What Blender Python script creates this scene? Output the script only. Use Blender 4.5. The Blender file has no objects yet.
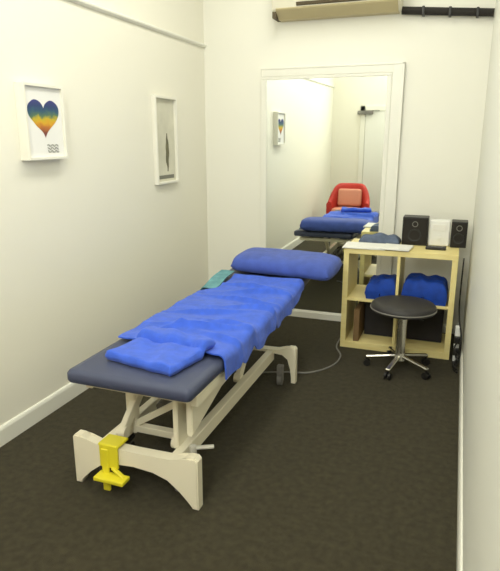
import bpy, bmesh, math, random
from mathutils import Vector, Matrix, noise
random.seed(7)
S = bpy.context.scene
COL = S.collection
PI = math.pi

# ------------------------------------------------------------------ materials
def new_mat(name, col, rough=0.6, metal=0.0, spec=0.5, bump=0.0, bscale=60.0, var=0.0, vscale=8.0,
            sheen=0.0, coat=0.0):
    m = bpy.data.materials.new(name); m.use_nodes = True
    nt = m.node_tree; b = nt.nodes['Principled BSDF']
    b.inputs['Base Color'].default_value = (*col, 1)
    b.inputs['Roughness'].default_value = rough
    b.inputs['Metallic'].default_value = metal
    b.inputs['Specular IOR Level'].default_value = spec
    if sheen: b.inputs['Sheen Weight'].default_value = sheen
    if coat: b.inputs['Coat Weight'].default_value = coat
    tc = nt.nodes.new('ShaderNodeTexCoord')
    if var > 0:
        n = nt.nodes.new('ShaderNodeTexNoise'); n.inputs['Scale'].default_value = vscale
        n.inputs['Detail'].default_value = 4
        nt.links.new(tc.outputs['Object'], n.inputs['Vector'])
        r = nt.nodes.new('ShaderNodeValToRGB')
        lo = [max(0, c*(1-var)) for c in col]; hi = [min(1, c*(1+var)) for c in col]
        r.color_ramp.elements[0].position = .3; r.color_ramp.elements[0].color = (*lo, 1)
        r.color_ramp.elements[1].position = .7; r.color_ramp.elements[1].color = (*hi, 1)
        nt.links.new(n.outputs['Fac'], r.inputs['Fac'])
        nt.links.new(r.outputs['Color'], b.inputs['Base Color'])
    if bump > 0:
        n2 = nt.nodes.new('ShaderNodeTexNoise'); n2.inputs['Scale'].default_value = bscale
        n2.inputs['Detail'].default_value = 3
        nt.links.new(tc.outputs['Object'], n2.inputs['Vector'])
        bp = nt.nodes.new('ShaderNodeBump'); bp.inputs['Strength'].default_value = bump
        bp.inputs['Distance'].default_value = .01
        nt.links.new(n2.outputs['Fac'], bp.inputs['Height'])
        nt.links.new(bp.outputs['Normal'], b.inputs['Normal'])
    return m

def wood_mat(name, c1, c2):
    m = bpy.data.materials.new(name); m.use_nodes = True
    nt = m.node_tree; b = nt.nodes['Principled BSDF']
    tc = nt.nodes.new('ShaderNodeTexCoord'); mp = nt.nodes.new('ShaderNodeMapping')
    mp.inputs['Scale'].default_value = (4, 25, 25)
    w = nt.nodes.new('ShaderNodeTexNoise'); w.inputs['Scale'].default_value = 1.6; w.inputs['Detail'].default_value = 6
    r = nt.nodes.new('ShaderNodeValToRGB')
    r.color_ramp.elements[0].position = .3; r.color_ramp.elements[0].color = (*c1, 1)
    r.color_ramp.elements[1].position = .7; r.color_ramp.elements[1].color = (*c2, 1)
    nt.links.new(tc.outputs['Object'], mp.inputs['Vector']); nt.links.new(mp.outputs['Vector'], w.inputs['Vector'])
    nt.links.new(w.outputs['Fac'], r.inputs['Fac']); nt.links.new(r.outputs['Color'], b.inputs['Base Color'])
    b.inputs['Roughness'].default_value = .45
    return m

def emit_mat(name, col, strength):
    m = bpy.data.materials.new(name); m.use_nodes = True
    b = m.node_tree.nodes['Principled BSDF']
    b.inputs['Base Color'].default_value = (*col, 1)
    b.inputs['Emission Color'].default_value = (*col, 1); b.inputs['Emission Strength'].default_value = strength
    return m

M = {}
M['wall'] = new_mat('cream_wall_paint', (.86, .835, .725), .55, bump=.04, bscale=90, spec=.3)
M['wall_b'] = new_mat('lit_wall_paint', (.87, .855, .76), .55, bump=.04, bscale=90, spec=.3)  # brighter light on the back wall put into a paler colour
M['wall_r'] = new_mat('shaded_wall_paint', (.80, .80, .725), .5, bump=.04, bscale=90, spec=.35)  # weaker light on the right wall put into a greyer colour
M['ceil'] = new_mat('ceiling_paint', (.86, .85, .78), .8)
M['trim'] = new_mat('gloss_white_trim', (.84, .83, .74), .35)
M['carpet'] = new_mat('charcoal_carpet', (.047, .040, .021), .95, spec=.15, bump=.6, bscale=420, var=.22, vscale=30, sheen=.05)
M['mirror'] = new_mat('silvered_glass', (.93, .965, .93), .015, metal=1.0)
M['cream_metal'] = new_mat('cream_enamel', (.89, .825, .64), .35, coat=.2)
M['vinyl'] = new_mat('navy_vinyl', (.055, .065, .115), .45, spec=.4, bump=.12, bscale=160)
M['blue'] = new_mat('royal_blue_cotton', (.036, .110, .62), .85, bump=.35, bscale=200, var=.14, vscale=22, sheen=.15)
M['blue2'] = new_mat('deep_blue_cotton', (.055, .10, .42), .8, bump=.25, bscale=200, var=.15, vscale=14, sheen=.1)
M['blue3'] = new_mat('cobalt_fabric', (.002, .045, .34), .8, bump=.25, bscale=150, var=.2, vscale=18)
M['teal'] = new_mat('pale_teal_cotton', (.12, .30, .33), .85, bump=.3, bscale=200, var=.2, vscale=20)
M['yellow'] = new_mat('bright_yellow_plastic', (.80, .70, .03), .45)
M['wood'] = wood_mat('birch_veneer', (.86, .71, .29), (.90, .78, .37))
M['black'] = new_mat('black_plastic', (.012, .011, .010), .45)
M['blackcloth'] = new_mat('speaker_cloth', (.020, .017, .014), .9, bump=.5, bscale=500)
M['blackvinyl'] = new_mat('black_vinyl', (.022, .020, .020), .55, bump=.1, bscale=150)
M['box'] = new_mat('dark_storage_card', (.018, .016, .018), .8, var=.3, vscale=9)
M['chrome'] = new_mat('brushed_chrome', (.72, .70, .64), .25, metal=1.0)
M['grey'] = new_mat('grey_rubber', (.20, .19, .17), .6)
M['lightgrey'] = new_mat('light_grey_plastic', (.55, .53, .46), .5)
M['white'] = new_mat('white_plastic', (.86, .86, .82), .4)
M['paper'] = new_mat('white_paper', (.84, .83, .78), .8, var=.02, vscale=10)
M['slate'] = new_mat('slate_blue_fabric', (.10, .13, .20), .85, bump=.3, bscale=150, var=.25, vscale=18)
M['ac'] = new_mat('cream_abs', (.80, .76, .62), .4)
M['ac_tan'] = new_mat('aged_tan_abs', (.52, .44, .25), .5)
M['ac_dark'] = new_mat('dark_slot', (.10, .075, .04), .7)
M['foam'] = new_mat('black_foam_lagging', (.018, .015, .012), .8, bump=.4, bscale=120)
M['red'] = new_mat('red_upholstery', (.50, .028, .018), .6, bump=.1, bscale=120)
M['peach'] = new_mat('salmon_cushion', (.66, .27, .18), .75, bump=.1, bscale=120)
M['frame_w'] = new_mat('white_frame', (.84, .82, .72), .4)
M['canvas'] = new_mat('white_canvas', (.84, .83, .80), .8, bump=.1, bscale=300)
M['print'] = new_mat('grey_beige_print', (.66, .64, .52), .7, var=.10, vscale=6)
M['print_dark'] = new_mat('olive_brush_ink', (.16, .15, .09), .8, var=.4, vscale=10)
M['ink'] = new_mat('grey_ink', (.20, .20, .16), .8)
M['brown'] = new_mat('brown_panel_shade', (.20, .12, .05), .8, var=.2)  # shade of the cubby's inner side panel, as a colour
M['doorp'] = new_mat('door_paint', (.83, .83, .77), .4)
M['fill_glow'] = emit_mat('fill_pane_glow', (.92, .97, 1), 2)  # glow of the added fill window
M['tube'] = emit_mat('lamp_diffuser', (1, .97, .88), 2)

def heart_mat():
    m = bpy.data.materials.new('rainbow_heart_ink'); m.use_nodes = True
    nt = m.node_tree; b = nt.nodes['Principled BSDF']; b.inputs['Roughness'].default_value = .8
    tc = nt.nodes.new('ShaderNodeTexCoord'); sp = nt.nodes.new('ShaderNodeSeparateXYZ')
    n = nt.nodes.new('ShaderNodeTexNoise'); n.inputs['Scale'].default_value = 30
    ma = nt.nodes.new('ShaderNodeMath'); ma.operation = 'MULTIPLY_ADD'
    ma.inputs[1].default_value = .05
    mr = nt.nodes.new('ShaderNodeMapRange'); mr.inputs['From Min'].default_value = .135; mr.inputs['From Max'].default_value = .335
    r = nt.nodes.new('ShaderNodeValToRGB'); cr = r.color_ramp; cr.interpolation = 'LINEAR'
    stops = [(0, (.16, .035, .06)), (.16, (.24, .07, .04)), (.30, (.50, .17, .03)), (.42, (.66, .36, .02)),
             (.53, (.55, .42, .03)), (.60, (.10, .18, .10)), (.72, (.035, .10, .16)), (.84, (.03, .055, .16)), (1, (.05, .05, .20))]
    cr.elements[0].position = 0; cr.elements[0].color = (*stops[0][1], 1)
    cr.elements[1].position = 1; cr.elements[1].color = (*stops[-1][1], 1)
    for p_, c_ in stops[1:-1]:
        e = cr.elements.new(p_); e.color = (*c_, 1)
    nt.links.new(tc.outputs['Object'], sp.inputs[0]); nt.links.new(tc.outputs['Object'], n.inputs['Vector'])
    nt.links.new(n.outputs['Fac'], ma.inputs[0]); nt.links.new(sp.outputs['Z'], ma.inputs[2])
    nt.links.new(ma.outputs[0], mr.inputs['Value']); nt.links.new(mr.outputs[0], r.inputs['Fac'])
    nt.links.new(r.outputs['Color'], b.inputs['Base Color'])
    return m
M['heart'] = heart_mat()

# ------------------------------------------------------------------ helpers
ORG = {}
def thing(name, label, cat, loc, group=None):
    o = bpy.data.objects.new(name, None); COL.objects.link(o)
    o.empty_display_size = .05
    o.location = loc; ORG[o.name] = Vector(loc)
    o['label'] = label; o['category'] = cat
    if group: o['group'] = group
    return o

def obj(name, bm, mat, parent=None, smooth=False, origin=None, label=None):
    """world-space bmesh -> one mesh object under parent"""
    org = ORG[parent.name] if parent else Vector(origin or (0, 0, 0))
    bmesh.ops.translate(bm, verts=bm.verts, vec=-org)
    bmesh.ops.recalc_face_normals(bm, faces=bm.faces)
    me = bpy.data.meshes.new(name); bm.to_mesh(me); bm.free()
    me.materials.append(mat)
    for p in me.polygons: p.use_smooth = smooth
    if smooth:
        try: me.set_sharp_from_angle(angle=math.radians(50))
        except Exception: pass
    o = bpy.data.objects.new(name, me); COL.objects.link(o)
    if parent: o.parent = parent
    else: o.location = org
    ORG[o.name] = org
    if label: o['label'] = label
    return o

def single(name, bm, mat, label, cat, loc, group=None, smooth=False):
    o = obj(name, bm, mat, None, smooth, loc)
    o['label'] = label; o['category'] = cat
    if group: o['group'] = group
    return o

def struct(name, bm, mat, parent=None):
    o = obj(name, bm, mat, parent)
    if not parent: o['kind'] = 'structure'
    return o

def B(): return bmesh.new()

def box(bm, x0, x1, y0, y1, z0, z1, bev=0, seg=2, rot=None):
    mt = Matrix.Translation(((x0+x1)/2, (y0+y1)/2, (z0+z1)/2))
    if rot: mt = mt @ rot
    mt = mt @ Matrix.Diagonal((x1-x0, y1-y0, z1-z0, 1))
    vs = bmesh.ops.create_cube(bm, size=1, matrix=mt)['verts']
    if bev:
        es = list({e for v in vs for e in v.link_edges})
        bmesh.ops.bevel(bm, geom=es, offset=bev, segments=seg, profile=.5, affect='EDGES')
    return bm

def bar(bm, a, b, w, h, bev=0.003):
    """rectangular bar from a to b"""
    a = Vector(a); b = Vector(b); d = b-a; L = d.length
    q = d.to_track_quat('Y', 'Z').to_matrix().to_4x4()
    mt = Matrix.Translation((a+b)/2) @ q @ Matrix.Diagonal((w, L, h, 1))
    vs = bmesh.ops.create_cube(bm, size=1, matrix=mt)['verts']
    if bev:
        es = list({e for v in vs for e in v.link_edges})
        bmesh.ops.bevel(bm, geom=es, offset=bev, segments=1, affect='EDGES')
    return bm

def cyl(bm, a, b, r, r2=None, n=20):
    a = Vector(a); b = Vector(b); d = b-a
    q = d.to_track_quat('Z', 'Y').to_matrix().to_4x4()
    bmesh.ops.create_cone(bm, cap_ends=True, segments=n, radius1=r, radius2=r if r2 is None else r2, depth=d.length,
                          matrix=Matrix.Translation((a+b)/2) @ q)
    return bm

def tube(bm, pts, r, n=8):
    pts = [Vector(p) for p in pts]
    # catmull-rom
    P = [pts[0]] + pts + [pts[-1]]; out = []
    for i in range(1, len(P)-2):
        for k in range(6):
            t = k/6; p0, p1, p2, p3 = P[i-1:i+3]
            out.append(.5*((2*p1)+(-p0+p2)*t+(2*p0-5*p1+4*p2-p3)*t*t+(-p0+3*p1-3*p2+p3)*t**3))
    out.append(pts[-1])
    rings = []
    for i, p in enumerate(out):
        d = (out[min(i+1, len(out)-1)]-out[max(i-1, 0)]).normalized()
        u = d.cross(Vector((.13, .31, .94))).normalized(); v = d.cross(u)
        rings.append([bm.verts.new(p+u*r*math.cos(2*PI*k/n)+v*r*math.sin(2*PI*k/n)) for k in range(n)])
    for a, b in zip(rings, rings[1:]):
        for k in range(n): bm.faces.new((a[k], a[(k+1) % n], b[(k+1) % n], b[k]))
    bm.faces.new(rings[0]); bm.faces.new(rings[-1])
    return bm

def lathe(bm, prof, c, n=32):
    rings = []
    for r, z in prof:
        rings.append([bm.verts.new((c[0]+r*math.cos(2*PI*k/n), c[1]+r*math.sin(2*PI*k/n), c[2]+z)) for k in range(n)])
    for a, b in zip(rings, rings[1:]):
        for k in range(n): bm.faces.new((a[k], a[(k+1) % n], b[(k+1) % n], b[k]))
    bm.faces.new(rings[0]); bm.faces.new(rings[-1])
    return bm

def prism(bm, pts, axis, a, b, bev=0):
    """2-D outline extruded along axis ('x': pts are y,z; 'y': pts are x,z; 'z': pts are x,y)"""
    def P(p, t): return {'x': (t, p[0], p[1]), 'y': (p[0], t, p[1]), 'z': (p[0], p[1], t)}[axis]
    v0 = [bm.verts.new(P(p, a)) for p in pts]; v1 = [bm.verts.new(P(p, b)) for p in pts]
    fs = [bm.faces.new(v0), bm.faces.new(v1)]; n = len(pts)
    for i in range(n): bm.faces.new((v0[i], v0[(i+1) % n], v1[(i+1) % n], v1[i]))
    if bev:
        es = [e for f in fs for e in f.edges]
        bmesh.ops.bevel(bm, geom=es, offset=bev, segments=2, affect='EDGES')
    return bm

def slab(bm, top, bot, nu, nv):
    """closed soft sheet from two functions of (u,v)"""
    T = [[bm.verts.new(top(i/nu, j/nv)) for j in range(nv+1)] for i in range(nu+1)]
    Bt = [[bm.verts.new(bot(i/nu, j/nv)) for j in range(nv+1)] for i in range(nu+1)]
    for i in range(nu):
        for j in range(nv):
            bm.faces.new((T[i][j], T[i+1][j], T[i+1][j+1], T[i][j+1]))
            bm.faces.new((Bt[i][j], Bt[i][j+1], Bt[i+1][j+1], Bt[i+1][j]))
    for i in range(nu):
        bm.faces.new((T[i][0], Bt[i][0], Bt[i+1][0], T[i+1][0])); bm.faces.new((T[i][nv], T[i+1][nv], Bt[i+1][nv], Bt[i][nv]))
    for j in range(nv):
        bm.faces.new((T[0][j], T[0][j+1], Bt[0][j+1], Bt[0][j])); bm.faces.new((T[nu][j], Bt[nu][j], Bt[nu][j+1], T[nu][j+1]))
    return bm

def nz(x, y, z=0.0): return noise.noise(Vector((x, y, z)))
def sstep(a, b, x):
    t = min(1, max(0, (x-a)/(b-a))); return t*t*(3-2*t)

# ------------------------------------------------------------------ room
XL, XR, YF, YB, ZC = -2.18, .135, -.62, 4.77, 3.5
struct('floor', box(B(), XL-.1, XR+.1, YF-.1, YB+.1, -.1, 0), M['carpet'])
struct('ceiling', box(B(), XL-.1, XR+.1, YF-.1, YB+.1, ZC, ZC+.1), M['ceil'])
struct('wall_left', box(B(), XL-.1, XL, YF-.1, YB+.1, 0, ZC), M['wall'])
struct('wall_right', box(B(), XR, XR+.1, YF-.1, YB+.1, 0, ZC), M['wall_r'])
struct('wall_back', box(B(), XL, XR, YB, YB+.1, 0, ZC), M['wall_b'])
struct('wall_front', box(B(), XL, XR, YF-.1, YF, 0, ZC), M['wall'])

def skirt_prof(h, t): return [(0, 0), (t, 0), (t, h-.018), (t-.004, h-.006), (t*.45, h), (0, h)]
bm = B(); prism(bm, [(XL+p[0], p[1]) for p in skirt_prof(.105, .016)], 'y', YF, YB); struct('baseboard_left', bm, M['trim'])
bm = B(); prism(bm, [(XR-p[0], p[1]) for p in skirt_prof(.085, .014)], 'y', YF, YB); struct('baseboard_right', bm, M['trim'])
bm = B(); prism(bm, [(YB-p[0], p[1]) for p in skirt_prof(.07, .016)], 'x', XL+.016, XR-.014); struct('baseboard_back', bm, M['trim'])
# picture rail on the left wall
bm = B(); prism(bm, [(XL, 2.345), (XL+.010, 2.345), (XL+.024, 2.356), (XL+.026, 2.366), (XL+.018, 2.374), (XL, 2.374)], 'y', YF, YB)
struct('trim_1', bm, M['trim'])

# door in the near wall, seen only in the mirror
bm = B(); box(bm, -1.60, -.82, YF, YF+.022, .012, 1.95, .003); d1 = struct('door_1', bm, M['doorp'])
bm = B(); cyl(bm, (-.89, YF+.022, 1.0), (-.89, YF+.075, 1.0), .011); bar(bm, (-.885, YF+.07, 1.0), (-1.01, YF+.07, 1.0), .018, .018)
cyl(bm, (-.89, YF+.022, 1.0), (-.89, YF+.03, 1.0), .027)
obj('door_handle', bm, M['chrome'], d1)
bm = B(); box(bm, -1.73, -1.47, YF+.03, YF+.08, 1.90, 1.96, .006); box(bm, -1.56, -1.50, YF+.022, YF+.032, 1.90, 1.95)
bar(bm, (-1.60, YF+.075, 1.962), (-1.36, YF+.04, 1.962), .02, .008)
obj('door_closer', bm, M['grey'], d1)
bm = B()
box(bm, -1.69, -1.605, YF, YF+.028, 0, 2.04, .004); box(bm, -.815, -.73, YF, YF+.028, 0, 2.04, .004)
box(bm, -1.69, -.73, YF, YF+.028, 1.955, 2.04, .004)
struct('trim_2', bm, M['trim'])

# made-up high window in the near wall, added for frontal fill light
bm = B()
wx0, wx1, wz0, wz1 = -.98, .02, 2.12, 3.05
box(bm, wx0-.06, wx0, YF, YF+.035, wz0-.06, wz1+.06, .004); box(bm, wx1, wx1+.06, YF, YF+.035, wz0-.06, wz1+.06, .004)
box(bm, wx0, wx1, YF, YF+.035, wz1, wz1+.06, .004); box(bm, wx0, wx1, YF, YF+.05, wz0-.06, wz0, .004)
box(bm, (wx0+wx1)/2-.02, (wx0+wx1)/2+.02, YF, YF+.03, wz0, wz1, .003)
w1 = struct('fill_window_1', bm, M['trim'])
bm = B(); box(bm, wx0, wx1, YF+.002, YF+.010, wz0, wz1); obj('fill_pane', bm, M['fill_glow'], w1)

# ceiling lamps: three flush diffuser panels
LAMPS = ((.20, 'square-edged ceiling light panel nearest the doorway end of the room', 40),
         (1.90, 'square-edged ceiling light panel above the foot of the couch', 36),
         (3.35, 'square-edged ceiling light panel nearest the wall mirror', 37))
for y, lab, pw in LAMPS:
    x = -1.02
    t = thing('ceiling_light', lab, 'light', (x, y, ZC), 'ceiling light panels')
    bm = B()
    for q in (-1, 1):
        box(bm, x+q*.30-.02, x+q*.30+.02, y-.62, y+.62, ZC-.03, ZC, .004)
        box(bm, x-.285, x+.285, y+q*.60-.02, y+q*.60+.02, ZC-.03, ZC, .004)
    obj('frame', bm, M['white'], t)
    bm = B(); box(bm, x-.285, x+.285, y-.585, y+.585, ZC-.02, ZC-.002); obj('diffuser', bm, M['tube'], t)

# ------------------------------------------------------------------ mirror
t = thing('wall_mirror', 'tall wall mirror in white surround on the far wall behind the couch', 'mirror', (-1.1, YB, .08))
mx0, mx1, mz0, mz1 = -1.592, -.597, .075, 2.062
bm = B(); prism(bm, [(YB-.008, mz0), (YB-.002, mz0), (YB-.017, mz1+.005), (YB-.023, mz1+.005)], 'x', mx0-.005, mx1+.005); obj('mirror_glass', bm, M['mirror'], t)
bm = B()
box(bm, mx0-.055, mx0, YB-.030, YB, .072, mz1, .004)
box(bm, mx1, mx1+.035, YB-.030, YB, .072, mz1, .004)
box(bm, mx0-.055, mx1+.035, YB-.030, YB, mz1, mz1+.022, .004)
obj('inner_frame', bm, M['trim'], t)
bm = B()
box(bm, mx1+.035, mx1+.128, YB-.030, YB, .072, mz1+.095, .006)
box(bm, mx1+.108, mx1+.128, YB-.032, YB, .072, mz1+.095, .004)
box(bm, mx0-.055, mx1+.128, YB-.028, YB, mz1+.022, mz1+.095, .006)
box(bm, mx0-.055, mx1+.128, YB-.032, YB, mz1+.080, mz1+.097, .004)
obj('architrave', bm, M['trim'], t)

# ------------------------------------------------------------------ air conditioner and its pipe
ax0, ax1, az = -1.50, -.515, 2.51
t = thing('air_conditioner', 'cream wall air conditioner with tan louvre mounted high above the mirror', 'air conditioner', (-1.0, YB, az))
prof = [(YB, az), (YB-.10, az), (YB-.185, az+.055), (YB-.215, az+.13), (YB-.215, az+.25), (YB-.19, az+.285), (YB, az+.29)]
bm = B(); prism(bm, prof, 'x', ax0, ax1, .006); obj('casing', bm, M['ac'], t)
bm = B(); prism(bm, [(YB-.02, az-.006), (YB-.105, az-.006), (YB-.188, az+.048), (YB-.195, az+.058), (YB-.19, az+.064), (YB-.10, az+.006), (YB-.02, az+.004)], 'x', ax0+.03, ax1-.02)
obj('louvre', bm, M['ac_tan'], t)
bm = B(); prism(bm, [(YB-.19, az+.070), (YB-.205, az+.074), (YB-.2125, az+.094), (YB-.20, az+.094)], 'x', ax0+.20, ax1-.012)
obj('air_slot', bm, M['ac_dark'], t)
bm = B(); box(bm, ax0-.006, ax0+.028, YB-.17, YB-.02, az-.004, az+.05, .006); obj('end_cap', bm, M['ac_dark'], t)
t = thing('pipe', 'black lagged pipe sloping from air conditioner to right wall corner', 'pipe', (-.2, YB-.05, 2.48))
bm = B(); cyl(bm, (ax1, YB-.045, 2.520), (XR-.004, YB-.045, 2.462), .028, n=16); obj('lagging', bm, M['foam'], t, True)
for k in range(3):
    bm = B(); x = -.36+k*.19; zc = 2.520-(x-ax1)*.0925
    box(bm, x-.010, x+.010, YB-.0765, YB, zc-.0315, zc+.0315, .004); obj('clip', bm, M['black'], t)

# ------------------------------------------------------------------ pictures on the left wall
y0, y1, z0, z1, fx = 2.425, 2.745, 1.475, 1.868, XL+.058
t = thing('canvas_print', 'small white box framed print on the left wall with a rainbow heart', 'picture', (XL, y0, z0))
bm = B(); box(bm, XL, fx-.016, y0+.004, y1-.004, z0+.004, z1-.004); obj('canvas', bm, M['canvas'], t)
bm = B(); w = .016
box(bm, XL, fx, y0, y0+w, z0, z1, .002); box(bm, XL, fx, y1-w, y1, z0, z1, .002)
box(bm, XL, fx, y0+w, y1-w, z0, z0+w, .002); box(bm, XL, fx, y0+w, y1-w, z1-w, z1, .002)
obj('frame', bm, M['frame_w'], t)
fx -= .016
# heart outline in y,z on the canvas face
hc = ((y0+y1)/2-.002, 1.688); pts = []
for k in range(72):
    a = 2*PI*k/72
    hx = 16*math.sin(a)**3; hz = 13*math.cos(a)-5*math.cos(2*a)-2*math.cos(3*a)-math.cos(4*a)
    s = 1+.05*nz(3*math.cos(a), 3*math.sin(a))
    pts.append((hc[0]+hx*s*.124/16, hc[1]+(hz*s+2.5)*.0068))
bm = B(); prism(bm, pts, 'x', fx-.0005, fx+.0012); hp = obj('heart', bm, M['heart'], t)
bm = B()
for k in range(3):
    yb = y0+.165+k*.002; zb = z0+.075-k*.016
    tube(bm, [(fx+.0012, yb+j*.011, zb+.006*math.sin(j*2.1+k)) for j in range(9)], .0022, 6)
obj('signature', bm, M['ink'], t)

y0, y1, z0, z1 = 3.815, 4.165, 1.242, 1.898; fx = XL+.035
t = thing('picture_frame', 'tall narrow white framed print on the left wall near the corner', 'picture', (XL, y0, z0))
bm = B(); w = .020
box(bm, XL, fx, y0, y0+w, z0, z1, .003); box(bm, XL, fx, y1-w, y1, z0, z1, .003)
box(bm, XL, fx, y0+w, y1-w, z0, z0+w, .003); box(bm, XL, fx, y0+w, y1-w, z1-w, z1, .003)
obj('frame', bm, M['frame_w'], t)
bm = B(); box(bm, XL, XL+.010, y0+w-.003, y1-w+.003, z0+w-.003, z1-w+.003); obj('print', bm, M['print'], t)
bm = B()
pts = []
N = 22
for k in range(N+1):
    u = k/N; pts.append((4.012+.012*nz(u*5, 1)-(.020*math.sin(PI*min(1, u*1.05)))**1, 1.335+u*.29))
for k in range(N, -1, -1):
    u = k/N; pts.append((4.024+.012*nz(u*5, 4)+.020*math.sin(PI*u), 1.335+u*.29))
prism(bm, pts, 'x', XL+.0095, XL+.0112); obj('brush_mark', bm, M['print_dark'], t)
bm = B(); box(bm, XL+.0095, XL+.0112, y0+.055, y1-.05, z0+.038, z0+.066); obj('caption_band', bm, M['ink'], t)

# ------------------------------------------------------------------ treatment couch
bx0, bx1 = -1.56, -.945
FY, HY = 1.865, 3.98
def surf(y):                     # height of the upholstery top
    return .60 + .05*sstep(3.25, 3.75, y) + max(0, y-3.75)*.03
couch = thing('treatment_couch', 'cream framed height adjustable treatment couch with navy vinyl top', 'treatment table', (-1.2, 2.9, 0))
# mattress: rounded slab, mitred look at the foot end
def cushion(bm, x0, x1, ya, yb, zt, thick, r=.020, rc=.032):
    n = 6; out = []
    for (cx_, cy_, a0) in ((x1-rc, yb-rc, 0), (x0+rc, yb-rc, 90), (x0+rc, ya+rc, 180), (x1-rc, ya+rc, 270)):
        for k in range(n+1):
            a = math.radians(a0+90*k/n); out.append((cx_, cy_, math.cos(a), math.sin(a)))
    prof = [(r*1.6, 0), (r*.5, -.003), (.0, -r*.8), (0, -thick+r*.6), (r*.4, -thick)]
    rings = []
    for ins, dz in prof:
        ring = []
        for cx_, cy_, ca, sa in out:
            x = cx_+(rc-ins)*ca; y = cy_+(rc-ins)*sa
            ring.append(bm.verts.new((x, y, zt(y)+dz)))
        rings.append(ring)
    m = len(out)
    for a, b in zip(rings, rings[1:]):
        for k in range(m): bm.faces.new((a[k], a[(k+1) % m], b[(k+1) % m], b[k]))
    bm.faces.new(rings[0]); bm.faces.new(rings[-1])
    return bm
bm = B(); cushion(bm, bx0, bx1, FY, 3.22, lambda y: .60, .056); obj('mattress', bm, M['vinyl'], couch, True)
bm = B(); cushion(bm, bx0, bx1, 3.235, HY, lambda y: .60+(y-3.235)*.075, .056); obj('head_section', bm, M['vinyl'], couch, True)
# upper frame
bm = B()
for x in (bx0+.05, bx1-.035):
    bar(bm, (x, FY+.10, .505), (x, 3.21, .505), .035, .05)
for y in (FY+.13, 2.55, 3.18): bar(bm, (bx0+.05, y, .50), (bx1-.035, y, .50), .035, .04)
obj('top_frame', bm, M['cream_metal'], couch)
bm = B()
for x in (bx0+.06, bx1-.06): bar(bm, (x, 3.20, .51), (x, 3.90, .56), .03, .03)
bar(bm, (bx0+.06, 3.88, .558), (bx1-.06, 3.88, .558), .03, .03)
bar(bm, (-1.2, 3.0, .46), (-1.2, 3.6, .535), .025, .025)
obj('head_frame', bm, M['cream_metal'], couch)
# base: end frames
cxb = -1.272
def end_outline(c, hw, fw=.03, thin=False):
    o = []
    R = [(hw, 0), (hw, .238), (hw-.012, .252), (hw-.045, .252), (hw-.075, .236), (hw-.13, .226), (0, .222)]
    I = [(0, .150), (hw-.22, .148), (hw-.145, .125), (hw-.09, .075), (hw-fw-.012, .035), (hw-fw, 0)]
    if thin: I = [(0, .205), (hw-.22, .205), (hw-.09, .200), (hw-.05, .17), (hw-fw, .10), (hw-fw, 0)]
    o += [(c+x, z) for x, z in R] + [(c-x, z) for x, z in R[-2::-1]]
    o += [(c-x, z) for x, z in I[::-1]] + [(c+x, z) for x, z in I[1:-1]]
    o.append((c+I[-1][0], 0))
    return o
for y, hw, c, th in ((1.95, .322, cxb, False), (3.37, .325, -1.235, True)):
    bm = B(); prism(bm, end_outline(c, hw, .03, th), 'y', y-.028, y+.028, .006); obj('end_frame', bm, M['cream_metal'], couch)
RX, LX = -1.085, -1.455
for x in (LX, RX):
    bm = B(); bar(bm, (x, 1.96, .183), (x, 3.36, .183), .045, .07); obj('base_rail', bm, M['cream_metal'], couch)
# lifting arms: two parallel frames
def arms(ya, yb):
    for x in (LX+.035, RX-.04):
        bm = B(); bar(bm, (x, ya, .215), (x, yb, .495), .030, .055); cyl(bm, (x-.022, ya, .215), (x+.022, ya, .215), .028, n=14)
        cyl(bm, (x-.022, yb, .495), (x+.022, yb, .495), .028, n=14)
        obj('lifting_arm', bm, M['cream_metal'], couch)
arms(2.08, 2.42); arms(2.86, 3.14)
# post frame below the foot end
for x in (-1.435, -1.155):
    bm = B(); bar(bm, (x, 2.20, .155), (x, 2.20, .485), .050, .045); obj('post', bm, M['cream_metal'], couch)
bm = B(); bar(bm, (-1.435, 2.20, .180), (-1.155, 2.20, .180), .042, .036); obj('cross_tube', bm, M['cream_metal'], couch)
bm = B(); bar(bm, (-1.435, 2.22, .37), (-1.155, 2.22, .37), .03, .03); obj('cross_tube', bm, M['cream_metal'], couch)
bm = B(); bar(bm, (-1.42, 2.20, .20), (-1.17, 2.20, .36), .03, .03); obj('brace', bm, M['cream_metal'], couch)
bm = B(); prism(bm, [(2.02, .30), (2.02, .49), (2.75, .49), (2.75, .42), (2.35, .405)], 'x', -1.045, -1.015, .004); obj('side_plate', bm, M['cream_metal'], couch)
bm = B(); prism(bm, [(2.04, .21), (2.16, .21), (2.28, .45), (2.04, .45)], 'x', -1.125, -1.10, .004); obj('side_plate', bm, M['cream_metal'], couch)
# actuator
bm = B(); cyl(bm, (-1.33, 2.30, .25), (-1.28, 2.85, .41), .032); ac = obj('actuator', bm, M['grey'], couch, True)
bm = B(); cyl(bm, (-1.28, 2.85, .41), (-1.265, 3.05, .468), .014); obj('actuator_rod', bm, M['chrome'], ac, True)
# casters
def caster(x, y):
    bm = B(); cyl(bm, (x-.014, y, .036), (x+.014, y, .036), .035, n=20); w_ = obj('caster', bm, M['grey'], couch, True)
    bm = B(); box(bm, x-.020, x-.0155, y-.018, y+.018, .03, .10, .002); box(bm, x+.0155, x+.020, y-.018, y+.018, .03, .10, .002)
    box(bm, x-.02, x+.02, y-.02, y+.02, .075, .14, .004); obj('caster_fork', bm, M['grey'], w_)
for x, y in ((-1.09, 2.03), (-1.50, 2.03), (-1.0, 3.30), (-1.47, 3.30)): caster(x, y)
bm = B(); bar(bm, (-1.02, 2.02, .243), (-.93, 2.06, .247), .022, .012); cyl(bm, (-1.015, 2.02, .20), (-1.015, 2.02, .255), .016, n=12)
obj('brake_lever', bm, M['lightgrey'], couch)
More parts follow.
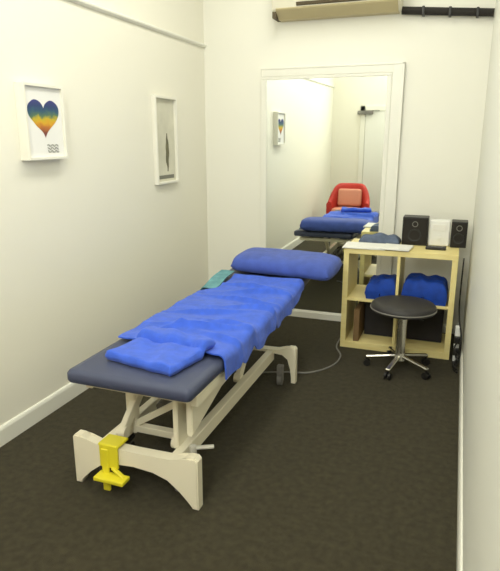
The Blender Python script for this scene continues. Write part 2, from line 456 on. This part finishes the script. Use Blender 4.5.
# yellow foot pedal over the near end frame
bm = B()
bar(bm, (-1.405, 1.905, .01), (-1.405, 1.905, .225), .036, .016, .004)
box(bm, -1.44, -1.335, 1.905, 1.995, .234, .247, .004)
box(bm, -1.435, -1.34, 1.903, 1.917, .13, .245, .004)
box(bm, -1.44, -1.285, 1.85, 1.915, .085, .105, .005)
bar(bm, (-1.37, 1.905, .135), (-1.305, 1.895, .10), .02, .014)
fp = obj('foot_pedal', bm, M['yellow'], couch, label='bright yellow foot pedal')
bm = B(); box(bm, -1.443, -1.437, 1.95, 2.20, .06, .10, .002); bar(bm, (-1.44, 1.93, .10), (-1.44, 2.2, .13), .02, .02); obj('pedal_linkage', bm, M['black'], fp)

# ------------------------------------------------------------------ bedding
def b_front(x): return 2.20 + .06*(1-sstep(-1.15, -.95, x)) + .015*nz(x*6, 3)
def b_surf(x, y):
    z = surf_couch(y) + .004
    w_ = .5+.5*math.sin(y*19+2.2*nz(x*2.2, y*1.5)+x*3.0)
    z += .017*w_*(.35+.65*abs(nz(x*1.6+4, y*2.3)))*1.5
    z += .007*(nz(x*5, y*9, 2)+.6) + .003*(nz(x*14, y*14, 5)+.6)
    for cx_, cy_, L, ang, h in FOLDS:
        dx, dy = x-cx_, y-cy_; u = dx*math.cos(ang)+dy*math.sin(ang); v = -dx*math.sin(ang)+dy*math.cos(ang)
        z += 1.4*h*math.exp(-(v/.018)**2)*math.exp(-(u/L)**2)
    return z
def surf_couch(y): return .60 if y < 3.228 else .60+(y-3.235)*.075
FOLDS = [(-1.2, 2.55, .22, .12, .022), (-1.05, 2.62, .16, -.25, .020), (-1.3, 2.80, .2, .3, .018), (-1.0, 2.95, .18, .15, .022),
         (-1.2, 3.1, .25, -.1, .018), (-1.1, 3.28, .2, .2, .022), (-1.35, 2.5, .12, .9, .014), (-1.0, 2.42, .16, -.35, .018), (-1.25, 3.38, .2, .0, .016)]
XE = bx1+.006
def xl(y): return -1.54 + .10*sstep(3.17, 3.32, y)
def blanket_pt(u, v, off):
    hang = .115*(.85+.25*nz(v*7, 9.1)) - .045*sstep(.55, 1, v)
    x0 = xl(2.2+v*1.4); WTOP = XE-x0
    L = WTOP + hang
    s = u*L; R = .03
    if s <= WTOP-R:
        x = x0+s; fr = b_front(x); y = fr + v*(3.60-fr)
        return Vector((x, y, b_surf(x, y)+off))
    a = s-(WTOP-R); arc = R*PI/2
    fr = b_front(XE); y = fr + v*(3.60-fr)
    zt = b_surf(XE-R, y)
    if a < arc:
        th = a/R; x = XE-R+ (R+off)*math.sin(th); z = zt-R+(R+off)*math.cos(th)
    else:
        wv = .005*(1+math.sin(y*24+3*nz(y*3, 1)))*min(1, (a-arc)/.05)
        x = XE+off+wv; z = zt-R-(a-arc)
    return Vector((x, y, z))
bm = B(); slab(bm, lambda u, v: blanket_pt(u, v, .009), lambda u, v: blanket_pt(u, v, .0015), 84, 130)
single('blanket', bm, M['blue'], 'rumpled royal blue blanket spread along the treatment couch, hanging over one side', 'blanket', (-1.2, 2.9, .6), smooth=True)

def towel_pt(u, v, top):
    # local frame, turned a little on the couch
    a = math.radians(-11); c = Vector((-1.232, 2.150)); w_, d = .385, .335
    e = min(u, 1-u, v, 1-v); rr = .045
    k = math.sqrt(max(0, 1-(1-min(1, e/rr))**2))
    lx = (u-.5)*w_ + .006*nz(v*5, 3.3); ly = (v-.5)*d + .006*nz(u*5, 7.7)
    x = c.x+lx*math.cos(a)-ly*math.sin(a); y = c.y+lx*math.sin(a)+ly*math.cos(a)
    base = max(.602, (b_surf(x, y)+.013)) if y > b_front(x)-.035 else .602
    base = .602+(base-.602)*sstep(b_front(x)-.06, b_front(x)-.008, y)
    th = .046
    z = base + th*(.5+.5*k) + .008*nz(x*9, y*9, 8)*k + .005*math.sin(x*40+y*14)*k if top else base+th*(.5-.5*k)*.9
    return Vector((x, y, z))
bm = B(); slab(bm, lambda u, v: towel_pt(u, v, True), lambda u, v: towel_pt(u, v, False), 48, 48)
single('towel', bm, M['blue'], 'folded royal blue towel lying at the foot end of the couch', 'towel', (-1.22, 2.16, .6), smooth=True)

def pillow_pt(u, v, s):
    a = math.radians(-4); c = Vector((-1.125, 3.835)); w_, d = .765, .40
    U, V = 2*u-1, 2*v-1
    prof = max(0, (1-abs(U)**9)*(1-abs(V)**3.6))**.34
    pin = 1-.05*(U*U)*(V*V)
    lx = U*w_/2*pin; ly = V*d/2*pin
    x = c.x+lx*math.cos(a)-ly*math.sin(a); y = c.y+lx*math.sin(a)+ly*math.cos(a)
    zc = .700 + (y-3.8)*.06
    z = zc + (.078*prof+.004*nz(x*7, y*7, 1)*prof if s > 0 else -.052*prof)
    return Vector((x, y, z - .015*max(0, U-.6)*2))
bm = B(); slab(bm, lambda u, v: pillow_pt(u, v, 1), lambda u, v: pillow_pt(u, v, -1), 44, 30)
bmesh.ops.remove_doubles(bm, verts=bm.verts, dist=.0004)
single('pillow', bm, M['blue2'], 'plump deep blue pillow lying across the head of the couch', 'pillow', (-1.12, 3.83, .64), smooth=True)

def teal_pt(u, v, off):
    x = -1.607 + u*.15; y = 3.30 + v*.34
    z = surf_couch(y) + .004 + .02*sstep(.1, .6, v)
    if x < -1.559: z -= (-1.559-x)*1.6
    z += .05*math.exp(-((v-.75)/.25)**2)*sstep(0, .4, u)*0 + .006*nz(x*20, y*14)
    return Vector((x, y, z+off))
bm = B(); slab(bm, lambda u, v: teal_pt(u, v, .013), lambda u, v: teal_pt(u, v, .008), 16, 24)
# ------------------------------------------------------------------ shelf unit
sx0, sx1, sy0, sy1, sh = -.768, .046, 4.14, 4.58, .79
single('hand_towel', bm, M['teal'], 'pale teal hand towel edge showing left of the deep blue pillow', 'towel', (-1.48, 3.5, .6), smooth=True)

t = thing('shelf_unit', 'pale birch open shelf unit with four cubbies against the far wall', 'shelf', ((sx0+sx1)/2, sy0, 0))
T = .04; xm = (sx0+sx1)/2
bm = B(); box(bm, sx0, sx1, sy0, sy1, sh-T, sh, .002); obj('top_panel', bm, M['wood'], t)
bm = B(); box(bm, sx0, sx1, sy0, sy1, .0, .052, .002); obj('bottom_panel', bm, M['wood'], t)
for a in (sx0, sx1-T):
    bm = B(); box(bm, a, a+T, sy0, sy1, .052, sh-T, .002); obj('side_panel', bm, M['wood'], t)
bm = B(); box(bm, xm-.010, xm+.010, sy0+.002, sy1-.002, .052, sh-T); obj('divider', bm, M['wood'], t)
for a, b in ((sx0+T, xm-.010), (xm+.010, sx1-T)):
    bm = B(); box(bm, a, b, sy0+.002, sy1-.002, .385, .403); obj('shelf_board', bm, M['wood'], t)

# blue folded fabric in the upper cubbies
def bundle(bm, x0, x1, y0, y1, z0, h, seed, lean=0):
    def top(u, v):
        e = min(u, 1-u, v, 1-v); k = math.sqrt(max(0, 1-(1-min(1, e/.18))**2))
        x = x0+u*(x1-x0); y = y0+v*(y1-y0)
        return Vector((x, y, z0+.006+(h+lean*(u-.5)+.03*nz(u*4+seed, v*4))*(.35+.65*k)+.002*math.sin(u*22+seed)*k))
    def bot(u, v): return Vector((x0+u*(x1-x0)+(.012 if u < .5 else -.012), y0+v*(y1-y0)+(.012 if v < .5 else -.012), z0+.001))
    return slab(bm, top, bot, 30, 24)
bm = B(); bundle(bm, -.60, -.37, 4.155, 4.45, .403, .135, 3, .03)
single('folded_fabric', bm, M['blue3'], 'cobalt blue folded fabric in the upper left shelf cubby', 'towel', (-.5, 4.3, .403), 'blue fabric in the upper cubbies', True)
bm = B(); bundle(bm, -.330, -.004, 4.145, 4.45, .403, .155, 11, -.02)
single('folded_fabric', bm, M['blue3'], 'cobalt blue folded fabric in the upper right shelf cubby', 'towel', (-.17, 4.3, .403), 'blue fabric in the upper cubbies', True)

# dark boxes in the lower cubbies
def storage_box(x0, x1, h, lab):
    t = thing('storage_box', lab, 'box', ((x0+x1)/2, 4.45, .0535), 'dark boxes in the lower cubbies')
    bm = B(); box(bm, x0, x1, 4.345, 4.56, .0535, .052+h-.03, .004); obj('body', bm, M['box'], t)
    bm = B(); box(bm, x0-.004, x1+.004, 4.34, 4.565, .052+h-.03, .052+h, .004); obj('lid', bm, M['black'], t)
storage_box(-.615, -.375, .27, 'dark storage box in the lower left shelf cubby')
storage_box(-.325, -.02, .26, 'dark storage box in the lower right shelf cubby')
bm = B(); box(bm, -.672, -.630, 4.16, 4.48, .0525, .31, .002)  # slab added to stand in for shade on the inner side panel
single('shade_slab', bm, M['brown'], 'brown slab for the shaded side panel in the lower left cubby', 'shade_slab', (-.65, 4.3, .052))

# ------------------------------------------------------------------ on the shelf top
top = sh+.001
def speaker(x0, x1, y0, y1, h, lab):
    t = thing('speaker', lab, 'speaker', ((x0+x1)/2, y0, top), 'black speakers on the shelf unit')
    bm = B(); box(bm, x0, x1, y0+.012, y1, top, top+h, .004); obj('cabinet', bm, M['black'], t)
    bm = B(); box(bm, x0+.006, x1-.006, y0, y0+.013, top+.008, top+h-.008, .004); obj('grille', bm, M['blackcloth'], t)
    xc = (x0+x1)/2
    bm = B(); lathe_y(bm, xc, y0-.001, top+h*.36, min(.05, (x1-x0)*.36)); obj('woofer', bm, M['black'], t, True)
    bm = B(); lathe_y(bm, xc, y0-.001, top+h*.76, .022); obj('tweeter', bm, M['grey'], t, True)
def lathe_y(bm, x, y, z, r, n=24):
    prof = [(r, .004), (r, -.002), (r*.9, -.003), (r*.75, .001), (r*.3, .003), (0.004, .002)]
    rings = [[bm.verts.new((x+q*math.cos(2*PI*k/n), y+d, z+q*math.sin(2*PI*k/n))) for k in range(n)] for q, d in prof]
    for a, b in zip(rings, rings[1:]):
        for k in range(n): bm.faces.new((a[k], a[(k+1) % n], b[(k+1) % n], b[k]))
    bm.faces.new(rings[-1]); bm.faces.new(rings[0])
speaker(-.378, -.190, 4.42, 4.57, .215, 'larger black speaker on the shelf top, left of the white box')
speaker(-.022, .092, 4.42, 4.57, .195, 'smaller black speaker at the right end of the shelf top')
t = thing('music_player', 'white tabletop music player between two black speakers on the shelf', 'music player', (-.106, 4.46, top))
bm = B(); box(bm, -.182, -.030, 4.46, 4.55, top, top+.195, .008); obj('body', bm, M['white'], t)
bm = B(); box(bm, -.155, -.06, 4.456, 4.461, top+.115, top+.165, .002); obj('display', bm, M['paper'], t)
bm = B(); cyl(bm, (-.106, 4.448, top+.07), (-.106, 4.461, top+.07), .016); obj('dial', bm, M['white'], t)
t = thing('remote_handset', 'small black handset lying in front of the white music player', 'handset', (-.11, 4.33, top))
bm = B(); box(bm, -.19, -.045, 4.28, 4.345, top, top+.022, .006); obj('body', bm, M['black'], t)
bm = B()
for i in range(5):
    for j in range(2): box(bm, -.175+i*.024, -.161+i*.024, 4.293+j*.022, 4.305+j*.022, top+.0215, top+.0245, .002)
obj('keypad', bm, M['grey'], t)
# papers overlapping the front edge
for i, (x0, x1, y0, y1, a, lab) in enumerate(((-.785, -.47, 4.13, 4.37, 2, 'white paper sheets at the left front corner of the shelf top'),
                                            (-.50, -.285, 4.125, 4.34, -5, 'white paper sheets at the middle front edge of the shelf top'))):
    bm = B(); box(bm, x0, x1, y0, y1, top+i*.007, top+.006+i*.007, .001, 1, Matrix.Rotation(math.radians(a), 4, 'Z'))
    for k in range(2):
        box(bm, x0+.006, x1-.004, y0+.006, y1-.005, top+.006+k*.002+i*.007, top+.0078+k*.002+i*.007, 0, 1, Matrix.Rotation(math.radians(a-4*k+3), 4, 'Z'))
    single('paper_stack', bm, M['paper'], lab, 'papers', ((x0+x1)/2, (y0+y1)/2, top), 'papers on the shelf top')
# crumpled slate cloth behind the papers
def slate_pt(u, v, topf):
    x = -.70+u*.31; y = 4.385+v*.17
    e = min(u, 1-u, v, 1-v); k = math.sqrt(max(0, 1-(1-min(1, e/.25))**2))
    h = (.045+.030*nz(u*3, v*2, 2)+.008*math.sin(u*13+v*4))*k+.012
    return Vector((x, y, top+.001+(h if topf else 0)))
bm = B(); slab(bm, lambda u, v: slate_pt(u, v, True), lambda u, v: slate_pt(u, v, False), 36, 20)
single('cloth', bm, M['slate'], 'crumpled slate blue cloth behind the papers on the shelf top', 'cloth', (-.5, 4.43, top), smooth=True)

# ------------------------------------------------------------------ stool
cx0, cy0 = -.285, 3.85
t = thing('stool', 'black round swivel stool with chrome star base before the shelf unit', 'stool', (cx0, cy0, 0))
R_ = .222
prof = [(.02, .430), (R_-.03, .430), (R_-.006, .437), (R_, .453), (R_-.002, .470), (R_-.015, .485), (R_-.05, .494), (.06, .497), (.004, .497)]
bm = B(); lathe(bm, prof, (cx0, cy0, 0), 48); st = obj('seat', bm, M['blackvinyl'], t, True)
bm = B(); lathe(bm, [(R_-.001, .448), (R_+.003, .451), (R_+.003, .456), (R_-.001, .459)], (cx0, cy0, 0), 48); obj('piping', bm, M['grey'], st, True)
bm = B(); cyl(bm, (cx0, cy0, .43), (cx0, cy0, .41), .09, .05, 24); cyl(bm, (cx0, cy0, .41), (cx0, cy0, .38), .03); obj('seat_plate', bm, M['black'], t)
bm = B(); cyl(bm, (cx0, cy0, .40), (cx0, cy0, .37), .022); obj('piston', bm, M['chrome'], t, True)
bm = B(); cyl(bm, (cx0, cy0, .375), (cx0, cy0, .085), .034); obj('column', bm, M['chrome'], t, True)
bm = B(); cyl(bm, (cx0, cy0, .072), (cx0, cy0, .125), .042, .034); obj('hub', bm, M['chrome'], t, True)
bm = B(); tube(bm, [(cx0, cy0, .41), (cx0+.06, cy0-.03, .407), (cx0+.14, cy0-.06, .395)], .005); obj('height_lever', bm, M['black'], t)
for k in range(5):
    a = math.radians(256+72*k); d = Vector((math.cos(a), math.sin(a), 0)); c = Vector((cx0, cy0, 0))
    bm = B(); bar(bm, c+d*.03+Vector((0, 0, .098)), c+d*.235+Vector((0, 0, .068)), .034, .022, .006); lg = obj('leg', bm, M['chrome'], t)
    p = c+d*.225; s = Vector((-d.y, d.x, 0))
    bm = B(); cyl(bm, p+Vector((0, 0, .06)), p+Vector((0, 0, .035)), .008, n=10)
    for q in (-1, 1): cyl(bm, p+s*q*.008+Vector((0, 0, .0245)), p+s*q*.022+Vector((0, 0, .0245)), .024, n=16)
    obj('caster', bm, M['black'], lg)

# ------------------------------------------------------------------ cables, power board
t = thing('power_board', 'white power board standing between shelf unit and right wall', 'power board', (.088, 4.2, 0))
bm = B(); box(bm, .070, .106, 4.12, 4.165, .002, .27, .005); obj('body', bm, M['white'], t)
for k in range(2):
    bm = B(); box(bm, .068, .108, 4.085, 4.121, .06+k*.09, .11+k*.09, .005); obj('plug', bm, M['black'], t)
bm = B()
tube(bm, [(.09, 4.084, .16), (.075, 4.05, .13), (.10, 4.02, .03), (.08, 3.96, .006), (.105, 3.90, .006), (.085, 3.99, .012), (.07, 4.06, .02), (.095, 4.07, .008)], .006)
tube(bm, [(.085, 4.084, .085), (.105, 4.03, .08), (.075, 3.98, .03), (.10, 3.93, .018), (.07, 4.0, .02), (.11, 4.06, .03), (.114, 4.075, .20), (.09, 4.19, .32), (.085, 4.40, .42), (.088, 4.50, .70)], .006)
single('cable', bm, M['black'], 'black cable bundle on the floor beside the shelf by the right wall', 'cable', (.09, 4.0, 0))
bm = B(); tube(bm, [(-1.2, 3.42, .007), (-1.02, 3.50, .006), (-.86, 3.55, .006), (-.74, 3.72, .006), (-.72, 3.93, .006), (-.79, 4.12, .006), (-.80, 4.4, .006), (-.82, 4.68, .006)], .006)
single('electric_cable', bm, M['grey'], 'thin grey power cord curving on the carpet between couch and shelf', 'cord', (-.8, 3.8, 0))

# ------------------------------------------------------------------ red tub chair near the left of the doorway (seen in the mirror)
rc = Vector((-1.62, .62, 0))
t = thing('armchair', 'red rounded tub armchair with salmon seat, seen reflected in the mirror', 'chair', rc)
def tub(bm, n=40):
    # U-shaped shell open towards +Y
    rows = []
    for k in range(n+1):
        a = math.radians(-200+220*k/n)          # from left arm round the back to right arm
        a = math.radians(180+(-10+200*k/n)); ca, sa = math.cos(a), math.sin(a)
        h = .55+.27*sstep(.0, .85, -sa)
        ro, ri = .34, .26
        col_ = []
        for r, z in ((ro-.03, .14), (ro, .20), (ro, h-.04), (ro-.02, h-.008), ((ro+ri)/2, h), (ri+.02, h-.008), (ri, h-.04), (ri, .20), (ri+.01, .14)):
            col_.append(bm.verts.new((rc.x+r*ca, rc.y+r*sa*.92, z)))
        rows.append(col_)
    m = len(rows[0])
    for a, b in zip(rows, rows[1:]):
        for j in range(m): bm.faces.new((a[j], a[(j+1) % m], b[(j+1) % m], b[j]))
    bm.faces.new(rows[0]); bm.faces.new(rows[-1])
    return bm
obj('backrest', tub(B()), M['red'], t, True)
bm = B(); lathe(bm, [(.02, .30), (.235, .30), (.252, .33), (.252, .42), (.235, .445), (.15, .46), (.01, .463)], (rc.x, rc.y+.03, 0), 40); obj('seat_cushion', bm, M['peach'], t, True)
bm = B(); cyl(bm, (rc.x, rc.y+.02, .14), (rc.x, rc.y+.02, .31), .25, n=32); obj('seat_base', bm, M['red'], t, True)
bm = B(); box(bm, rc.x-.19, rc.x+.19, rc.y-.20, rc.y-.09, .465, .74, .04, 3, Matrix.Rotation(math.radians(12), 4, 'X')); obj('back_cushion', bm, M['peach'], t, True)
for sx in (-1, 1):
    for sy in (-1, 1):
        bm = B(); cyl(bm, (rc.x+sx*.19, rc.y+sy*.19, 0), (rc.x+sx*.19, rc.y+sy*.19, .15), .014, .022, 12); obj('leg', bm, M['black'], t)

# ------------------------------------------------------------------ light
def area(name, loc, sx, sy, power, col):
    l = bpy.data.lights.new(name, 'AREA'); l.shape = 'RECTANGLE'; l.size = sx; l.size_y = sy; l.energy = power; l.color = col
    o = bpy.data.objects.new(name, l); o.location = loc; COL.objects.link(o); return o
WARM = (.98, .975, .87)
for y, lab, pw in LAMPS: area('lamp_light', (-1.02, y, ZC-.032), .55, 1.15, pw, WARM)
o = area('fill_light', ((wx0+wx1)/2, YF+.055, (wz0+wz1)/2), .95, .88, 72, (.97, .99, .95)); o.rotation_euler = (PI/2, 0, 0)  # added frontal fill, placed at the made-up window
w = bpy.data.worlds.new('world'); S.world = w; w.use_nodes = True
w.node_tree.nodes['Background'].inputs[0].default_value = (.5, .5, .48, 1)
w.node_tree.nodes['Background'].inputs[1].default_value = .3

# ------------------------------------------------------------------ camera
f = 560.0; H = 1.59
a_, b_ = 463-250, 285.5-138
p = math.atan(b_/f); yw = math.atan(a_/math.hypot(f, b_))
cam = bpy.data.cameras.new('camera'); co = bpy.data.objects.new('camera', cam); COL.objects.link(co)
co.location = (0, 0, H); co.rotation_euler = (PI/2-p, 0, yw)
cam.sensor_fit = 'HORIZONTAL'; cam.sensor_width = 36; cam.lens = 36*f/500
cam.clip_start = .02
S.camera = co
S.view_settings.view_transform = 'Standard'; S.view_settings.look = 'None'
S.view_settings.gamma = 1; S.view_settings.use_curve_mapping = False
S.view_settings.exposure = -.98
